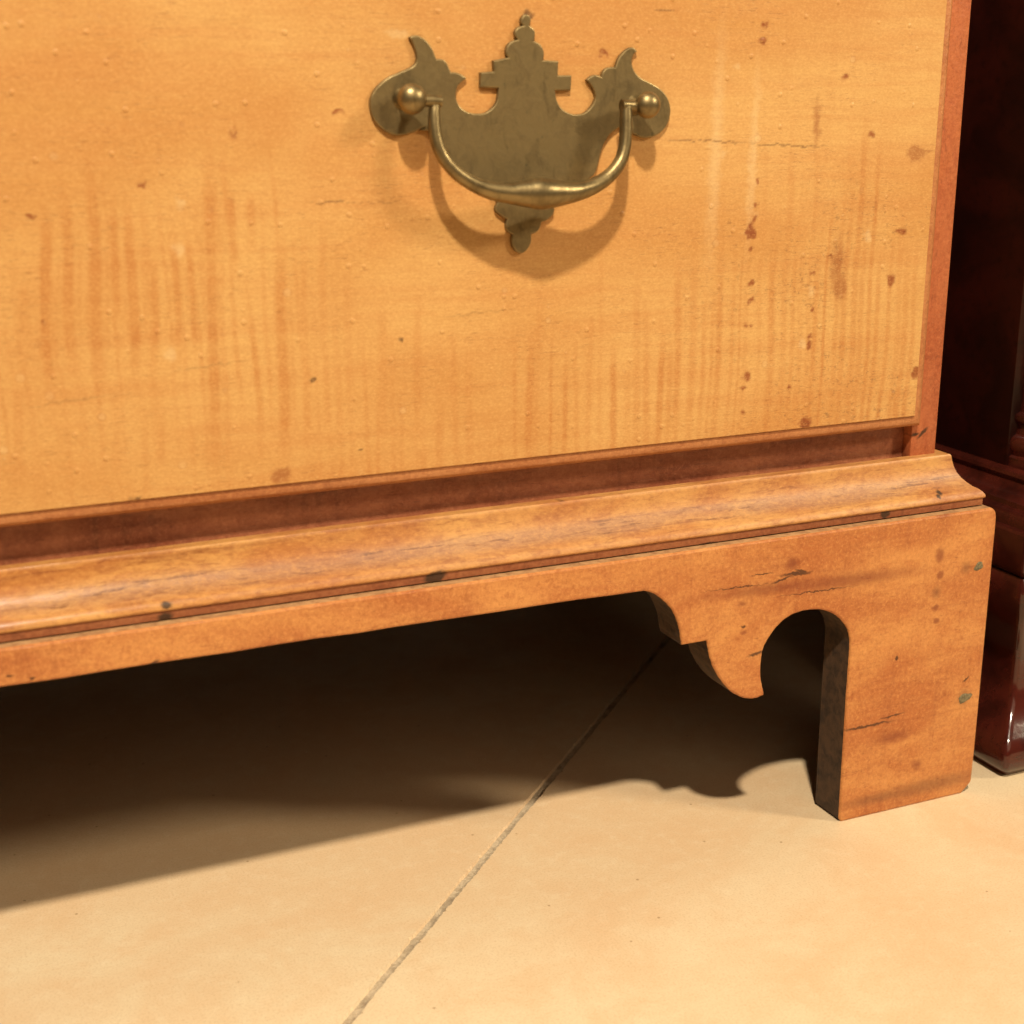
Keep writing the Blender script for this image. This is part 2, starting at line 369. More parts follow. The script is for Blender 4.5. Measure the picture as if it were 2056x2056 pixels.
M_CUT = mat_plain('grimy_sawn_edge', (.075, .040, .020), (.028, .016, .009), .75, 210)
M_DUST = mat_plain('dusty_ledge', (.42, .24, .105), (.26, .125, .05), .8, 260)

# ------------------------------------------------------------------ mesh helpers
def empty(name, loc):
    o = bpy.data.objects.new(name, None); COL.objects.link(o); o.location = loc
    o.empty_display_size = .05
    return o
def link_mesh(name, bm, mat, parent=None, smooth=None):
    bmesh.ops.recalc_face_normals(bm, faces=bm.faces)
    me = bpy.data.meshes.new(name); bm.to_mesh(me); bm.free()
    me.materials.append(mat)
    if smooth is not None:
        for p in me.polygons: p.use_smooth = True
        me.set_sharp_from_angle(angle=math.radians(smooth))
    o = bpy.data.objects.new(name, me); COL.objects.link(o)
    if parent is not None:
        o.parent = parent
        m = Matrix.Identity(4); q = parent
        while q is not None:
            m = Matrix.Translation(q.location) @ m if q.type == 'EMPTY' else m
            q = q.parent
        if parent.type == 'EMPTY': o.matrix_parent_inverse = m.inverted()
    return o
def box(bm, a, b, bev=0.):
    t = bmesh.new()
    vs_ = [t.verts.new((x, y, z)) for x in (a[0], b[0]) for y in (a[1], b[1]) for z in (a[2], b[2])]
    for f in ((0, 1, 3, 2), (4, 6, 7, 5), (0, 4, 5, 1), (2, 3, 7, 6), (0, 2, 6, 4), (1, 5, 7, 3)):
        t.faces.new([vs_[i] for i in f])
    bmesh.ops.recalc_face_normals(t, faces=t.faces)
    if bev: bmesh.ops.bevel(t, geom=t.edges[:], offset=bev, segments=2, affect='EDGES', profile=.5)
    me = bpy.data.meshes.new('t'); t.to_mesh(me); t.free(); bm.from_mesh(me); bpy.data.meshes.remove(me)
def mkbox(name, a, b, mat, parent, bev=0.):
    bm = bmesh.new(); box(bm, a, b, bev)
    return link_mesh(name, bm, mat, parent, 35 if bev else None)
def smooth_runs(pts, n=4):
    """pts: (x, z, corner?) closed list; Catmull-Rom between, sharp at corners"""
    N = len(pts); out = []
    for i in range(N):
        p1, p2 = pts[i], pts[(i+1) % N]
        p0 = pts[i-1] if not p1[2] else p1
        p3 = pts[(i+2) % N] if not p2[2] else p2
        if p1[2] and p2[2]:
            out.append((p1[0], p1[1])); continue
        for k in range(n):
            t = k/n
            q = []
            for a in (0, 1):
                q.append(.5*((2*p1[a]) + (-p0[a]+p2[a])*t + (2*p0[a]-5*p1[a]+4*p2[a]-p3[a])*t*t + (-p0[a]+3*p1[a]-3*p2[a]+p3[a])*t**3))
            out.append(tuple(q))
    return out
def offset_poly(poly, d):
    N = len(poly); A = sum(poly[i][0]*poly[(i+1) % N][1]-poly[(i+1) % N][0]*poly[i][1] for i in range(N))
    sg = 1 if A > 0 else -1
    out = []
    for i in range(N):
        a, b, c = poly[i-1], poly[i], poly[(i+1) % N]
        e1 = Vector((b[0]-a[0], b[1]-a[1])); e2 = Vector((c[0]-b[0], c[1]-b[1]))
        if e1.length < 1e-9: e1 = e2
        if e2.length < 1e-9: e2 = e1
        e1.normalize(); e2.normalize()
        n = Vector((-e1.y, e1.x)) + Vector((-e2.y, e2.x))
        if n.length < 1e-6: n = Vector((-e1.y, e1.x))
        n.normalize(); k = max(.55, n.dot(Vector((-e1.y, e1.x))))
        out.append((b[0]+sg*n.x*d/k, b[1]+sg*n.y*d/k))
    return out
def slab(name, poly, to3, y_front, y_back, bev, mat, parent, smooth=40, edge=None):
    """outline extruded from y_front to y_back, front edge eased by bev"""
    bm = bmesh.new()
    rings = []
    for (d, y) in ((bev, y_front), (bev*.3, y_front+bev*.3*(1 if y_back > y_front else -1)), (0, y_front+bev*(1 if y_back > y_front else -1)), (0, y_back)):
        pl = offset_poly(poly, d) if d else poly
        rings.append([bm.verts.new(to3(x, z, y)) for x, z in pl])
    n = len(poly)
    for a, b in zip(rings, rings[1:]):
        for i in range(n): bm.faces.new((a[i], a[(i+1) % n], b[(i+1) % n], b[i]))
    for rg in (rings[0], rings[-1]):
        tri = tessellate_polygon([[Vector((q[0], q[1], 0)) for q in (offset_poly(poly, bev) if rg is rings[0] else poly)]])
        for t in tri:
            if len(set(t)) == 3:
                try: bm.faces.new([rg[i] for i in t])
                except ValueError: pass
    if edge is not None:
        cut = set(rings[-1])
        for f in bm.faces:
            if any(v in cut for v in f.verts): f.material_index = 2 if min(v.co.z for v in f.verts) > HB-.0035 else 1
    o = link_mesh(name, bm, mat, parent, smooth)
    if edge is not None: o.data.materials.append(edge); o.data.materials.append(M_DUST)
    return o
def sweep(name, prof, path_fn, mat, parent, smooth=35, closed=True, seg=None):
    """prof: list of (out, z); path_fn(out) -> list of xy points"""
    bm = bmesh.new(); rows = []
    for (o, z) in prof: rows.append([bm.verts.new((x, y, z)) for x, y in path_fn(o)])
    m = len(prof); k = len(rows[0])
    for i in range(m if closed else m-1):
        a, b = rows[i], rows[(i+1) % m]
        for j in range(k-1): bm.faces.new((a[j], a[j+1], b[j+1], b[j]))
    if closed:
        bm.faces.new([r[0] for r in rows]); bm.faces.new([r[-1] for r in reversed(rows)])
    bmesh.ops.triangulate(bm, faces=[f for f in bm.faces if len(f.verts) > 4])
    return link_mesh(name, bm, mat, parent, smooth)
def tube(bm, pts, radii, seg=20, cap=True, flat=None):
    rows = []
    N = len(pts)
    for i, (p, r) in enumerate(zip(pts, radii)):
        t = (pts[min(i+1, N-1)]-pts[max(i-1, 0)]).normalized()
        ref = Vector((0, 1, 0))
        if abs(t.dot(ref)) > .95: ref = Vector((1, 0, 0))
        u = t.cross(ref).normalized(); v = u.cross(t).normalized()
        rows.append([bm.verts.new(p + u*(r*math.cos(2*math.pi*k/seg)) + v*(r*math.sin(2*math.pi*k/seg))) for k in range(seg)])
    for a, b in zip(rows, rows[1:]):
        for k in range(seg): bm.faces.new((a[k], a[(k+1) % seg], b[(k+1) % seg], b[k]))
    if cap: bm.faces.new(list(reversed(rows[0]))); bm.faces.new(rows[-1])
def crspline(vals, n=6):
    out = []
    for i in range(len(vals)-1):
        p0 = vals[max(i-1, 0)]; p1 = vals[i]; p2 = vals[i+1]; p3 = vals[min(i+2, len(vals)-1)]
        for k in range(n):
            t = k/n
            out.append(tuple(.5*((2*b)+(-a+c)*t+(2*a-5*b+4*c-d)*t*t+(-a+3*b-3*c+d)*t**3) for a, b, c, d in zip(p0, p1, p2, p3)))
    out.append(tuple(vals[-1])); return out

# ------------------------------------------------------------------ floor
J0 = Vector((-.3139, -.0495)); J1 = Vector((-.0375, .2186))
jd = (J1-J0).normalized(); jn = Vector((-jd.y, jd.x))
floor = None
bm = bmesh.new()
q = [(-2.4, -2.2), (2.4, -2.2), (2.4, 2.6), (-2.4, 2.6)]
bm.faces.new([bm.verts.new((x, y, -.0012)) for x, y in q])
floor = link_mesh('floor', bm, M_JOINT)
floor['kind'] = 'structure'
floor['label'] = 'tan polished concrete floor with one sawn joint'
def floor_slab(side):
    bm = bmesh.new()
    hw = .00155
    ts = [-3.2]; t = -.12
    while t < .62: ts.append(t); t += .0011
    ts.append(3.6)
    rnd = random.Random(3 if side > 0 else 4)
    top = []; low = []; drift = 0
    for t in ts:
        drift = drift*.86 + rnd.uniform(-1, 1)*.00013
        chip = rnd.uniform(.0002, .0009) if rnd.random() < .05 else 0
        p = J0 + jd*t + jn*side*(hw + drift + chip + rnd.uniform(-1, 1)*.00007)
        pt = p + jn*side*(.0004 + rnd.uniform(0, .00035))
        top.append(bm.verts.new((pt.x, pt.y, 0))); low.append(bm.verts.new((p.x, p.y, -.00115)))
    far = [bm.verts.new(((J0+jd*t+jn*side*2.6).x, (J0+jd*t+jn*side*2.6).y, 0)) for t in (ts[0], ts[-1])]
    # strip near the joint, then a big sheet
    mid = [bm.verts.new((v.co.x+jn.x*side*.03, v.co.y+jn.y*side*.03, 0)) for v in top]
    for i in range(len(ts)-1):
        bm.faces.new((low[i], low[i+1], top[i+1], top[i])); bm.faces.new((top[i], top[i+1], mid[i+1], mid[i]))
    bm.faces.new(mid + [far[1], far[0]])
    bmesh.ops.triangulate(bm, faces=[f for f in bm.faces if len(f.verts) > 4])
    return link_mesh('slab', bm, M_FLOOR, floor)
floor_slab(1); floor_slab(-1)

# ------------------------------------------------------------------ maple chest
chest = empty('chest_of_drawers', (-W/2, D/2, 0))
chest['label'] = 'honey maple chest with brass bail pull and scrolled bracket feet'
chest['category'] = 'chest'
XL = -W - XC       # left side of case (mirror)
def mirx(x): return -W - x

# case
mkbox('side_panel', (XC-.019, YC+.019, HB-.02), (XC, D-.02, ZTOP), M_SIDE, chest, .0006)
mkbox('side_panel', (XL, YC+.019, HB-.02), (XL+.019, D-.02, ZTOP), M_SIDE, chest, .0006)
mkbox('stile', (XC-.0135, YC, HB+.001), (XC, YC+.0188, ZTOP), M_STILE, chest, .0007)
mkbox('stile', (XL, YC, HB+.001), (XL+.0135, YC+.0188, ZTOP), M_STILE, chest, .0007)
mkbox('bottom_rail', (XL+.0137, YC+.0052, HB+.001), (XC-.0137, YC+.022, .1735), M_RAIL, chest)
mkbox('top_rail', (XL+.0137, YC+.0004, .432), (XC-.0137, YC+.02, ZTOP), M_RAIL, chest)
mkbox('bottom_board', (XL+.019, YC+.023, HB+.002), (XC-.0192, D-.022, HB+.014), M_BACKWOOD, chest)
mkbox('back_board', (XL+.019, D-.021, HB-.02), (XC-.0192, D-.01, ZTOP), M_BACKWOOD, chest)
mkbox('top_board', (XL, YC, ZTOP+.0002), (XC, D-.01, ZTOP+.02), M_SIDE, chest, .001)

# base moulding, mitred round front and sides
mp = [(-.0008, .1360), (-.0008, .1566), (.0030, .1568), (.0044, .1567), (.0048, .1562), (.0050, .1552), (.0053, .1535), (.0059, .1512), (.0069, .1488), (.0083, .1467), (.0100, .1449),
      (.0118, .1434), (.0136, .1425), (.0149, .1414), (.0156, .1404), (.0159, .1395), (.0158, .1390), (.0154, .1387), (.0151, .1385), (.0151, .1356)]
def chest_path(o):
    n = 24
    pts = [(XL-o, D-.02), (XL-o, YC-o)]
    for i in range(1, n): pts.append((XL-o + (XC-XL+2*o)*i/n, YC-o))
    pts += [(XC+o, YC-o), (XC+o, D-.02)]
    return pts
bmould = sweep('base_moulding', mp, chest_path, M_MOULD, chest, 28)
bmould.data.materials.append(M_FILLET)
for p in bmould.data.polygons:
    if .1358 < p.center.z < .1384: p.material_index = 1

# front bracket: outline traced on the front face
def FB(cx, cy, corner=0):
    p = onY(1280+cx*.24845, 1160+cy*.24845, 0); return (p.x, p.z, corner)
curve = [FB(60, 111, 1), FB(110, 120), FB(160, 147), FB(220, 192), FB(268, 245), FB(305, 305), FB(330, 370), FB(345, 430), FB(355, 500), FB(362, 546, 1),
         FB(565, 514, 1), FB(574, 570), FB(590, 650), FB(625, 745), FB(680, 835), FB(755, 918), FB(830, 964), FB(900, 981), FB(970, 975), FB(1027, 947, 1),
         FB(1018, 895), FB(1003, 830), FB(1000, 750), FB(1005, 655), FB(1020, 580), FB(1055, 505), FB(1105, 430), FB(1172, 358), FB(1250, 303), FB(1340, 271), FB(1430, 261),
         FB(1515, 267), FB(1590, 297), FB(1650, 345), FB(1697, 410), FB(1720, 485), FB(1722, 560), FB(1712, 700), FB(1690, 990, 1)]
xf = -.0727
right_half = [(p[0], p[1], p[2]) for p in curve] + [(xf, .0015, 1), (xf+.0012, 0, 1), (-.0052, 0, 1), (-.0008, .0042, 1), (-.0002, .0052, 1), (0, .02, 1), (0, HB-.006, 1), (-.0006, HB-.0022, 0), (-.0025, HB-.0003, 0), (-.0045, HB, 1)]
z_ap = curve[0][1]
left_half = [(mirx(p[0]), p[1], p[2]) for p in reversed(right_half)]
# apron edge, very slightly uneven
xa0 = curve[0][0]; xa1 = mirx(xa0)
ap = []
for i in range(1, 40):
    t = i/40; zz = ZLOW*min(1, t*12, (1-t)*12) + z_ap*(1-min(1, t*12, (1-t)*12))
    ap.append((xa1+(xa0-xa1)*t, zz + .00008*math.sin(i*1.7)+random.uniform(-.0001, .0001), 1))
outline = left_half[:0]
# order: top left -> down left foot -> apron -> right foot -> top right
outline = left_half + ap + right_half
poly = [(x+random.uniform(-1, 1)*.00010, z+random.uniform(-1, 1)*.00010 if z > .001 else z) for x, z in smooth_runs(outline, 5)]
front = slab('front_bracket', poly, lambda x, z, y: (x, y, z), 0.0, .018, .0009, M_BASE, chest, 22, M_CUT)
# side brackets: the same scroll cut, running back from the corner
def side_bracket(xo, sgn):
    pts = []
    for (x, z, c) in right_half:
        u = -x          # distance from the corner
        pts.append((u, z, c))
    pts = [p for p in pts if not (p[0] < .03)]
    foot = [(.0183, 0, 1), (.0183, HB-.0002, 1)]
    rear = [(D-.01-p[0], p[1], p[2]) for p in reversed(pts)]
    ol = pts + foot + [(D-.03, HB-.0002, 1), (D-.03, 0, 1)] + [(min(D-.035, p[0]), p[1], p[2]) for p in rear]
    pl = smooth_runs(ol, 3)
    return slab('side_bracket', pl, lambda u, z, y: (xo - sgn*y, u, z), 0.0, .018, .0006, M_SIDE, chest, 22, M_CUT)
side_bracket(-.0003, 1)
side_bracket(-W+.0003, -1)
# glue blocks inside the front feet and the dusty top of the bracket
for s_, x0 in ((1, -.018), (-1, -W+.018)):
    a, b = sorted((x0-.0002*s_, x0-.03*s_))
    mkbox('glue_block', (a, .0183, .03), (b, .046, HB-.003), M_BACKWOOD, chest, .001)
# nail heads sunk in the foot
def nail(px, py, rx, rz, rot):
    c = onY(px, py, 0); bm = bmesh.new(); k = (c-CAM).length/F_PX
    n = 14; rows = []
    for (rr, y) in ((1.0, .0008), (1.0, -.0001), (.85, -.00025), (.5, -.0003), (.2, -.0002)):
        row = []
        for i in range(n):
            a = 2*math.pi*i/n; jj = 1+.14*math.sin(3*a+px)+.08*math.sin(5*a)
            u, v = rx*k*rr*jj*math.cos(a), rz*k*rr*jj*math.sin(a)
            row.append(bm.verts.new((c.x+u*math.cos(rot)-v*math.sin(rot), y, c.z+u*math.sin(rot)+v*math.cos(rot))))
        rows.append(row)
    for a, b in zip(rows, rows[1:]):
        for i in range(n): bm.faces.new((a[i], a[(i+1) % n], b[(i+1) % n], b[i]))
    bm.faces.new(rows[-1])
    return link_mesh('nail_head', bm, M_NAIL, front, 50)
nail(1965, 1137, 11, 8, .5)
nail(1937, 1401, 16, 9, .2)

# drawer with thumbnail-moulded lip
def ring(x0, x1, z0, z1, y): return [(x0, y, z0), (x1, y, z0), (x1, y, z1), (x0, y, z1)]
XFL = mirx(XF); ZT = .4255
bm = bmesh.new()
prof = [(0, 0), (.00022, .0002), (.0003, .0008), (.0010, .0009), (.0022, .0010), (.0034, .0013), (.0044, .0019), (.0051, .0028), (.0055, .0041), (.0056, .0055), (.0056, .0062)]
rows = []
for (o, d) in prof:
    rows.append([bm.verts.new(p) for p in ring(XFL-o, XF+o, ZF-o, ZT+o, YD+d)])
for a, b in zip(rows, rows[1:]):
    for i in range(4): bm.faces.new((a[i], a[(i+1) % 4], b[(i+1) % 4], b[i]))
# the face: plain beyond the part in view, a fine grid carrying the marks where they lie
GX0, GX1, GZ1 = -.44, XF, .36
va, vb, vc, vd = rows[0]
e0, e1 = bm.verts.new((GX0, YD, ZF)), bm.verts.new((GX0, YD, ZT))
f0, f1 = bm.verts.new((GX0, YD, GZ1)), bm.verts.new((GX1, YD, GZ1))
bm.faces.new((va, e0, f0, e1, vd)); bm.faces.new((f0, f1, vc, e1))
DX = .00055
nx, nz = int((GX1-GX0)/DX), int((GZ1-ZF)/DX)
bm.faces.new(list(reversed(rows[-1])))
bmesh.ops.recalc_face_normals(bm, faces=bm.faces)
me = bpy.data.meshes.new('shell'); bm.to_mesh(me); bm.free()
V0 = [tuple(v.co) for v in me.vertices]; P0 = [tuple(p.vertices) for p in me.polygons]
bpy.data.meshes.remove(me)
gx = np.linspace(GX0, GX1, nx+1); gz = np.linspace(ZF, GZ1, nz+1)
GX, GZ = np.meshgrid(gx, gz)
gv = np.stack([GX.ravel(), np.full(GX.size, YD), GZ.ravel()], 1)
ii = np.arange(nz*(nx+1)).reshape(nz, nx+1)[:, :-1].ravel() + len(V0)
gq = np.stack([ii, ii+1, ii+nx+2, ii+nx+1], 1)
me = bpy.data.meshes.new('drawer')
nv0 = len(V0); loops0 = [i for p in P0 for i in p]
me.vertices.add(nv0+len(gv)); me.vertices.foreach_set('co', np.concatenate([np.array(V0), gv]).astype('f').ravel())
me.loops.add(len(loops0)+gq.size); me.loops.foreach_set('vertex_index', np.concatenate([np.array(loops0), gq.ravel()]).astype('i'))
tot = np.concatenate([np.array([len(p) for p in P0]), np.full(len(gq), 4)]); st = np.concatenate([[0], np.cumsum(tot)[:-1]])
me.polygons.add(len(tot)); me.polygons.foreach_set('loop_start', st.astype('i')); me.polygons.foreach_set('loop_total', tot.astype('i'))
me.update(calc_edges=True); me.validate()
rs = np.random.RandomState(5)
def soft_noise(step):
    n1, n2 = int((gx[-1]-gx[0])/step)+3, int((gz[-1]-gz[0])/step)+3
    r = rs.rand(n2, n1)*2-1
    u = (GX-GX0)/step; v = (GZ-ZF)/step
    i, j = u.astype(int), v.astype(int); fu, fv = u-i, v-j; fu = fu*fu*(3-2*fu); fv = fv*fv*(3-2*fv)
    return (r[j, i]*(1-fu)+r[j, i+1]*fu)*(1-fv) + (r[j+1, i]*(1-fu)+r[j+1, i+1]*fu)*fv
WX = GX + soft_noise(.0022)*.0010 + soft_noise(.0009)*.0005
WZ = GZ + soft_noise(.0022)*.0010 + soft_noise(.0009)*.0005
def field(lst):
    acc = np.zeros_like(GX)
    for (px, py, rx, rz, rot, hard) in lst:
        c = onY(px, py, YD); k = (c-CAM).length/F_PX
        thin = rz < 1.6
        du, dv = (WX-c.x), ((GZ + (WZ-GZ)*.5 if thin else WZ)-c.z)
        ca, sa = math.cos(rot), math.sin(rot)
        a = (du*ca-dv*sa)/(rx*k*1.08); b = (du*sa+dv*ca)/(max(rz*k*1.05, .00030))
        r = np.sqrt(a*a+b*b); t = np.clip((1+hard-r)/(2*hard), 0, 1)
        acc = np.maximum(acc, t*t*(3-2*t)*(.75 if thin and hard < .58 else .38 if thin else 1))
    return acc
def stretch_noise(sx, sz):
    n1, n2 = int((gx[-1]-gx[0])/sx)+3, int((gz[-1]-gz[0])/sz)+3
    r = rs.rand(n2, n1); u = (GX-GX0)/sx; v = (GZ-ZF)/sz
    i, j = u.astype(int), v.astype(int); fu, fv = u-i, v-j; fu = fu*fu*(3-2*fu); fv = fv*fv*(3-2*fv)
    return (r[j, i]*(1-fu)+r[j, i+1]*fu)*(1-fv) + (r[j+1, i]*(1-fu)+r[j+1, i+1]*fu)*fv
wob = soft_noise(.03)*.0012 + soft_noise(.006)*.00025
FIG = np.zeros_like(GX)
def band(x0, z0, x1, z1, hw, amp):
    t = (GZ-z0)/(z1-z0)
    cx = x0+(x1-x0)*t + wob
    fade = np.clip((t+.2)/.32, 0, 1)*np.clip((1.2-t)/.32, 0, 1)
    r = np.abs(GX-cx)/hw
    np.maximum(FIG, amp*fade*np.clip(1.5-r, 0, 1)**1.3, out=FIG)
for (a0, b0, a1, b1, hw, amp) in FIGURE:
    p, q = onY(a0, b0, YD), onY(a1, b1, YD); band(p.x, p.z, q.x, q.z, hw*.00023, min(1, amp*1.3))
    if hw > 5: band(p.x+.0034, p.z-.012, q.x+.0036, q.z+.01, .0007, amp*.45)
x = -.300
while x < -.042:
    f = max(0, (x+.232)/.19)
    top = .205 + .055*min(1, f*1.5) + rs.uniform(-.025, .03)
    band(x+rs.uniform(-.001, .001), top, x+rs.uniform(-.001, .001), .170, rs.uniform(.0006, .0017), rs.uniform(.3, 1.0)*(.5 if x < -.225 else 1))
    x += rs.uniform(.0027, .0062)
x = -.438
while x < -.300:
    t_ = .262 + rs.uniform(-.03, .03); b_ = .195 + rs.uniform(-.02, .02)
    band(x+rs.uniform(-.002, .001), t_, x+rs.uniform(-.001, .002), b_, rs.uniform(.0006, .0013), rs.uniform(.2, .6))
    x += rs.uniform(.0034, .0068)
FIG *= .40 + .42*stretch_noise(.011, .0016) + .75*stretch_noise(.03, .014)
fa = me.attributes.new('figure', 'FLOAT', 'POINT')
fa.data.foreach_set('value', np.concatenate([np.zeros(nv0), np.clip(FIG, 0, 1).ravel()]).astype('f'))
chan = np.stack([field(MARK_DRIPS), field(MARK_PALE_BROWN), field(MARK_HOLES), field(MARK_PALE)], -1).reshape(-1, 4)
att = me.attributes.new('marks', 'FLOAT_COLOR', 'POINT')
att.data.foreach_set('color', np.concatenate([np.zeros((nv0, 4)), chan]).astype('f').ravel())
me.materials.append(M_DRAWER); me.materials.append(M_LIP)
lipf = np.zeros(len(me.polygons), dtype='i'); lipf[4:4*(len(prof)-1)] = 1
me.polygons.foreach_set('material_index', lipf)
me.polygons.foreach_set('use_smooth', np.ones(len(me.polygons), dtype=bool)); me.set_sharp_from_angle(angle=math.radians(24))
drawer = bpy.data.objects.new('drawer', me); COL.objects.link(drawer); drawer.parent = chest
drawer.matrix_parent_inverse = Matrix.Translation(chest.location).inverted()
drawer['label'] = 'pale honey maple drawer with wavy figure and dark drip marks'

# ---- brass pull
YP = YD - .0016
A = lambda x, y, c=0: (730+x*.17081, y*.17081, c)
B = lambda x, y, c=0: (1040+x*.17081, y*.17081, c)
Cc = lambda x, y, c=0: (800+x*.26915, 240+y*.26915, c)
plate_px = [A(540, 436, 1), A(590, 416), A(645, 418), A(705, 448), A(765, 505), A(812, 575), A(840, 640), A(860, 694, 1), A(905, 692), A(950, 706), A(985, 745), A(1008, 800), A(1030, 846, 1),
            A(1085, 850), A(1145, 872), A(1218, 916, 1), A(1165, 960), A(1118, 1005), A(1096, 1065), A(1090, 1135), A(1108, 1205), A(1155, 1268), A(1235, 1318), A(1330, 1336), A(1430, 1325), A(1508, 1275), A(1558, 1210), A(1578, 1130), A(1588, 1037, 1),
            A(1372, 1027, 1), A(1376, 852, 1), A(1532, 838, 1), A(1524, 712, 1), A(1700, 676, 1), A(1676, 635), A(1676, 585), A(1700, 525), A(1750, 482), A(1815, 464, 1), A(1784, 425), A(1778, 375), A(1812, 325), A(1880, 300, 1),
            B(38, 275), B(36, 232), B(62, 182), B(100, 165), B(140, 188), B(156, 240), B(140, 300, 1), B(190, 340), B(207, 405), B(190, 482, 1), B(255, 512), B(298, 572), B(312, 640), B(300, 706, 1),
            B(480, 718, 1), B(474, 884, 1), B(634, 884, 1), B(626, 1062, 1), B(440, 1066, 1), B(462, 1180), B(510, 1265), B(590, 1322), B(690, 1345), B(790, 1322), B(868, 1245), B(908, 1155), B(900, 1085), B(868, 1012), B(808, 938, 1),
            B(862, 896), B(915, 880), B(982, 900, 1), B(998, 845), B(1050, 796), B(1145, 786, 1), B(1180, 692), B(1240, 612), B(1310, 562), B(1370, 564), B(1408, 606, 1), B(1362, 642), B(1342, 725), B(1368, 825), B(1440, 908), B(1540, 962), B(1650, 1022), B(1740, 1112), B(1788, 1222), B(1795, 1340), B(1760, 1460), B(1690, 1550), B(1590, 1608), B(1480, 1622), B(1390, 1592), B(1290, 1535), B(1215, 1492),
            Cc(1630, 72), Cc(1580, 112), Cc(1532, 190), Cc(1507, 270), Cc(1490, 345), Cc(1470, 400), Cc(1428, 440), Cc(1350, 475), Cc(1240, 500), Cc(1150, 545), Cc(1120, 600, 1), Cc(1160, 640), Cc(1162, 695), Cc(1128, 738), Cc(1068, 768, 1), Cc(1056, 812), Cc(1030, 842), Cc(992, 855, 1), Cc(992, 915), Cc(962, 972), Cc(915, 1000), Cc(870, 975), Cc(845, 918), Cc(850, 858, 1), Cc(812, 832), Cc(802, 790), Cc(812, 745, 1), Cc(762, 714), Cc(722, 676), Cc(738, 622, 1),
            Cc(715, 560), Cc(640, 505), Cc(540, 480), Cc(470, 445), Cc(420, 385), Cc(395, 310), Cc(360, 230), Cc(300, 150), Cc(235, 92), Cc(170, 80), A(720, 1496), A(620, 1540), A(500, 1582), A(380, 1590), A(280, 1556), A(190, 1490), A(120, 1400), A(85, 1300), A(78, 1190), A(110, 1090), A(180, 1000), A(290, 910), A(400, 860), A(540, 800), A(605, 752), A(625, 680), A(610, 595), A(580, 510)]
pp = []
for (x, y, c) in plate_px:
    p = onY(x, y, YP); pp.append((p.x, p.z, c))
plate = slab('backplate', smooth_runs(pp, 4), lambda x, z, y: (x, y, z), YP, YD-.0001, .00050, M_PLATE, drawer, 14)
plate['label'] = 'tarnished batwing brass backplate with pierced scroll outline'

def knob(px, py, s, so):
    c = onY(px, py, YD-so)
    bm = bmesh.new(); seg = 28
    R = .00505*s
    prof = [(.0001, -.0042*s)]
    for i in range(1, 15):
        a = i/15*math.pi*.94
        prof.append((R*math.sin(a), -.0042*s*math.cos(a)))
    prof += [(.0024, .0046*s), (.0023, so-.0026), (.0036, so-.0018), (.0038, so-.0012)]
    rows = []
    for (r, y) in prof:
        rows.append([bm.verts.new((c.x+r*math.cos(2*math.pi*k/seg), c.y+y, c.z+r*math.sin(2*math.pi*k/seg))) for k in range(seg)])
    for a, b in zip(rows, rows[1:]):
        for k in range(seg): bm.faces.new((a[k], a[(k+1) % seg], b[(k+1) % seg], b[k]))
    bm.faces.new(rows[0])
    link_mesh('post_knob', bm, M_BAIL, drawer, 60)
    return c
SO = .0105
kl = knob(827, 199, 1.0, SO); kr = knob(1300.5, 211, .93, SO)
CB = lambda x, y: (720+x*.34161, y*.34161)
bail = [(448, 622, 31), (444, 680, 35), (446, 745, 37), (456, 815, 38), (478, 885, 38), (520, 957, 38), (588, 1026, 40), (680, 1084, 44), (780, 1120, 53), (880, 1134, 61), (980, 1137, 78), (1062, 1136, 92), (1145, 1135, 83), (1235, 1131, 65), (1330, 1112, 52), (1415, 1075, 44), (1487, 1020, 40), (1540, 945, 38), (1563, 865, 37), (1570, 785, 37), (1571, 700, 37), (1572, 628, 35)]
pts = []
for (x, y, r) in bail:
    so = SO
    for _ in range(4):
        p = onY(*CB(x, y), YD-so)
        so = SO - .001 + .0055*max(0, min(1.2, (.3030-p.z)/.034))
    k = (p-CAM).length/F_PX
    pts.append((p.x, p.y, p.z, r*.34161*k))
sp = crspline(pts, 6)
bm = bmesh.new()
tube(bm, [Vector(q[:3]) for q in sp], [q[3] for q in sp], 20)
# the turned-in pins that enter the posts
pl_, pr_ = Vector(pts[0][:3]), Vector(pts[-1][:3])
tube(bm, [Vector((kl.x+.001, pl_.y+.0004, kl.z-.0006)), Vector((pl_.x-.001, pl_.y, pl_.z+.0016)), Vector((pl_.x+.0022, pl_.y, pl_.z+.0014))], [.0018, .0020, .0019], 14)
tube(bm, [Vector((kr.x-.001, pr_.y+.0004, kr.z-.0006)), Vector((pr_.x+.001, pr_.y, pr_.z+.0004)), Vector((pr_.x-.0018, pr_.y, pr_.z+.0004))], [.0018, .0021, .0022], 14)
b_ = link_mesh('bail_handle', bm, M_BAIL, drawer, 50)

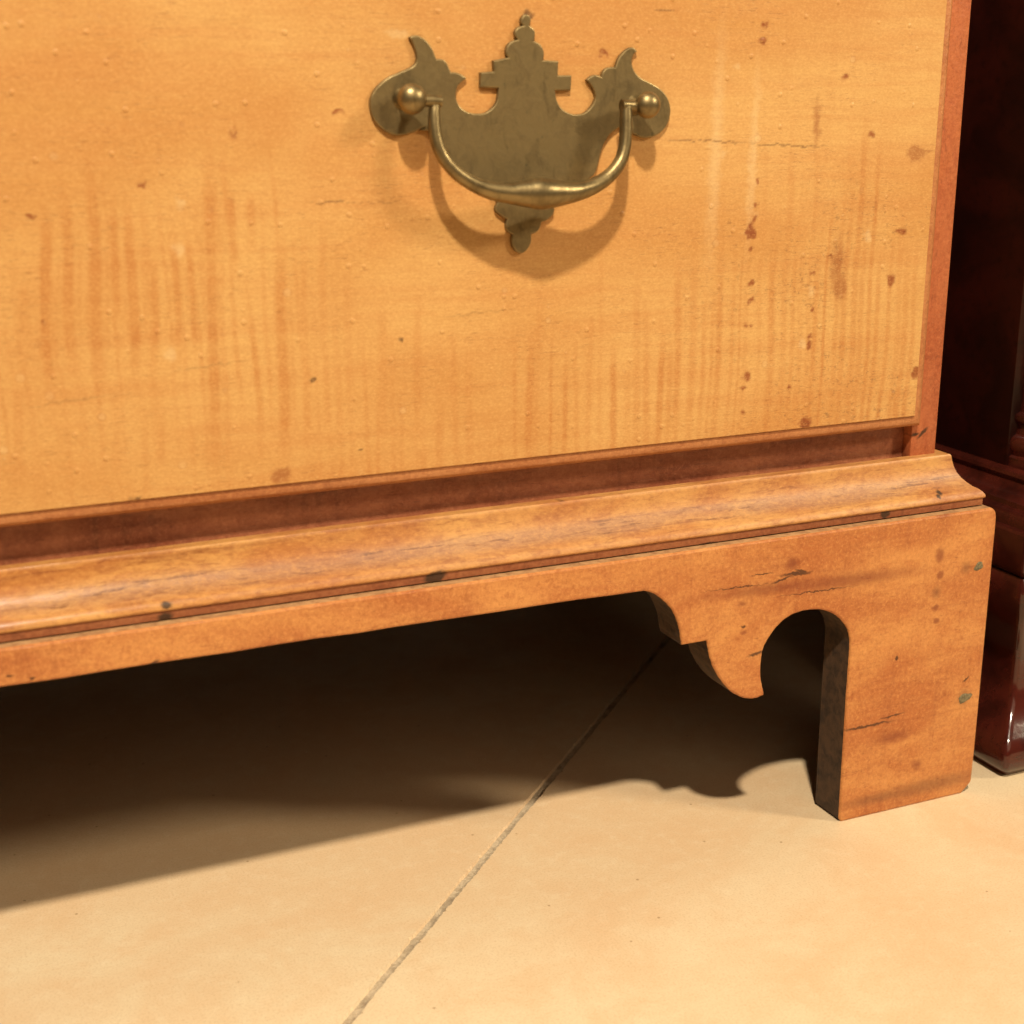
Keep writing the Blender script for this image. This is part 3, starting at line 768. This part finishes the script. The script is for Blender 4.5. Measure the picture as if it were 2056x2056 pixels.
# ------------------------------------------------------------------ mahogany chest standing to the right
X2, Y2 = .0405, .0215        # case corner
W2, D2 = .62, .46
ch2 = empty('mahogany_chest', (X2+W2/2, Y2+D2/2, 0))
ch2['label'] = 'dark glossy mahogany chest with ogee foot and corner column beside maple chest'
ch2['category'] = 'chest'
Z2 = ZTOP+.03
def arc(x, y, sx, n=5, r=.0028):
    # eased corner, from the side round to the front (sx = +1 for the left corner, -1 for the right)
    pts = [(x+sx*r*(1-math.cos(a)), y+r*(1-math.sin(a))) for a in [i/n*math.pi/2 for i in range(n+1)]]
    return pts if sx > 0 else pts[::-1]
def path2(o):
    return [(X2-o, Y2+D2)] + arc(X2-o, Y2-o, 1) + arc(X2+W2+o, Y2-o, -1) + [(X2+W2+o, Y2+D2)]
mp2 = [(-.001, .099), (-.001, .1400), (.0030, .1400), (.0044, .1392), (.0050, .1376), (.0046, .1362), (.0040, .1352), (.0050, .1335), (.0066, .1318), (.0088, .1302), (.0110, .1290), (.0118, .1284), (.0120, .1262), (.0136, .1256), (.0150, .1244),
       (.0160, .1228), (.0164, .1210), (.0164, .1192), (.0186, .1188), (.0196, .1176), (.0198, .1160), (.0196, .1100), (.0194, .1010), (.0180, .0985)]
sweep('base_moulding', mp2, path2, M_MAHOG, ch2, 30)
NT = .0192
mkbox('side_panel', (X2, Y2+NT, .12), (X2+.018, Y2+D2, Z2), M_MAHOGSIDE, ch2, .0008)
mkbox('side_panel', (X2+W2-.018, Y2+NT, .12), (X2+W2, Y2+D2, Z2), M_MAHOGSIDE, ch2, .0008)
mkbox('front_panel', (X2+NT, Y2, .12), (X2+W2-NT, Y2+.018, Z2), M_MAHOG, ch2, .0008)
mkbox('back_board', (X2+.019, Y2+D2-.012, .10), (X2+W2-.019, Y2+D2-.001, Z2), M_BACKWOOD, ch2)
mkbox('top_board', (X2, Y2, Z2+.0003), (X2+W2, Y2+D2, Z2+.02), M_MAHOG, ch2, .001)
mkbox('bottom_board', (X2+.019, Y2+.019, .125), (X2+W2-.019, Y2+D2-.013, .137), M_BACKWOOD, ch2)
# quarter columns set in the front corners, with turned bases
for cx in (X2+NT, X2+W2-NT):
    cy = Y2+NT
    bm = bmesh.new(); seg = 40
    prof = [(1.40*r, z) for r, z in [(.0128, .1395), (.0128, .1440), (.0120, .1450), (.0124, .1470), (.0130, .1490), (.0130, .1515), (.0122, .1535), (.0106, .1548), (.0104, .1590), (.0114, .1600), (.0120, .1620), (.0118, .1640), (.0100, .1652), (.0094, .1700), (.0094, Z2)]]
    rows = [[bm.verts.new((cx+r*math.cos(2*math.pi*k/seg), cy+r*math.sin(2*math.pi*k/seg), z)) for k in range(seg)] for r, z in prof]
    for a, b in zip(rows, rows[1:]):
        for k in range(seg): bm.faces.new((a[k], a[(k+1) % seg], b[(k+1) % seg], b[k]))
    bm.faces.new(list(reversed(rows[0]))); bm.faces.new(rows[-1])
    link_mesh('quarter_column', bm, M_MAHOG, ch2, 40)
# ogee feet: profile swept round the corner, each about 11 cm long
fp = [(-.010, .0984), (.0150, .0984), (.0176, .0975), (.0192, .0945), (.0197, .0895), (.0190, .0835), (.0172, .0775), (.0146, .0715), (.0118, .0655), (.0092, .0595), (.0075, .0535), (.0068, .0470), (.0072, .0405), (.0086, .0345), (.0110, .0290), (.0142, .0240), (.0174, .0195), (.0198, .0155), (.0208, .0115), (.0205, .0075), (.0192, .0042), (.0168, .0018), (.0155, 0), (-.006, 0)]
fp = [(o, z) for o, z in fp]
def footpath(ix):
    def f(o):
        if ix == 0: return [(X2-o, Y2+.115)] + arc(X2-o, Y2-o, 1) + [(X2+.115, Y2-o)]
        if ix == 1: return [(X2+W2-.115, Y2-o)] + arc(X2+W2+o, Y2-o, -1) + [(X2+W2+o, Y2+.115)]
        if ix == 2: return [(X2-o, Y2+D2), (X2-o, Y2+D2-.1)]
        return [(X2+W2+o, Y2+D2-.1), (X2+W2+o, Y2+D2)]
    return f
for i in range(4): sweep('ogee_foot', fp, footpath(i), M_MAHOG, ch2, 30)
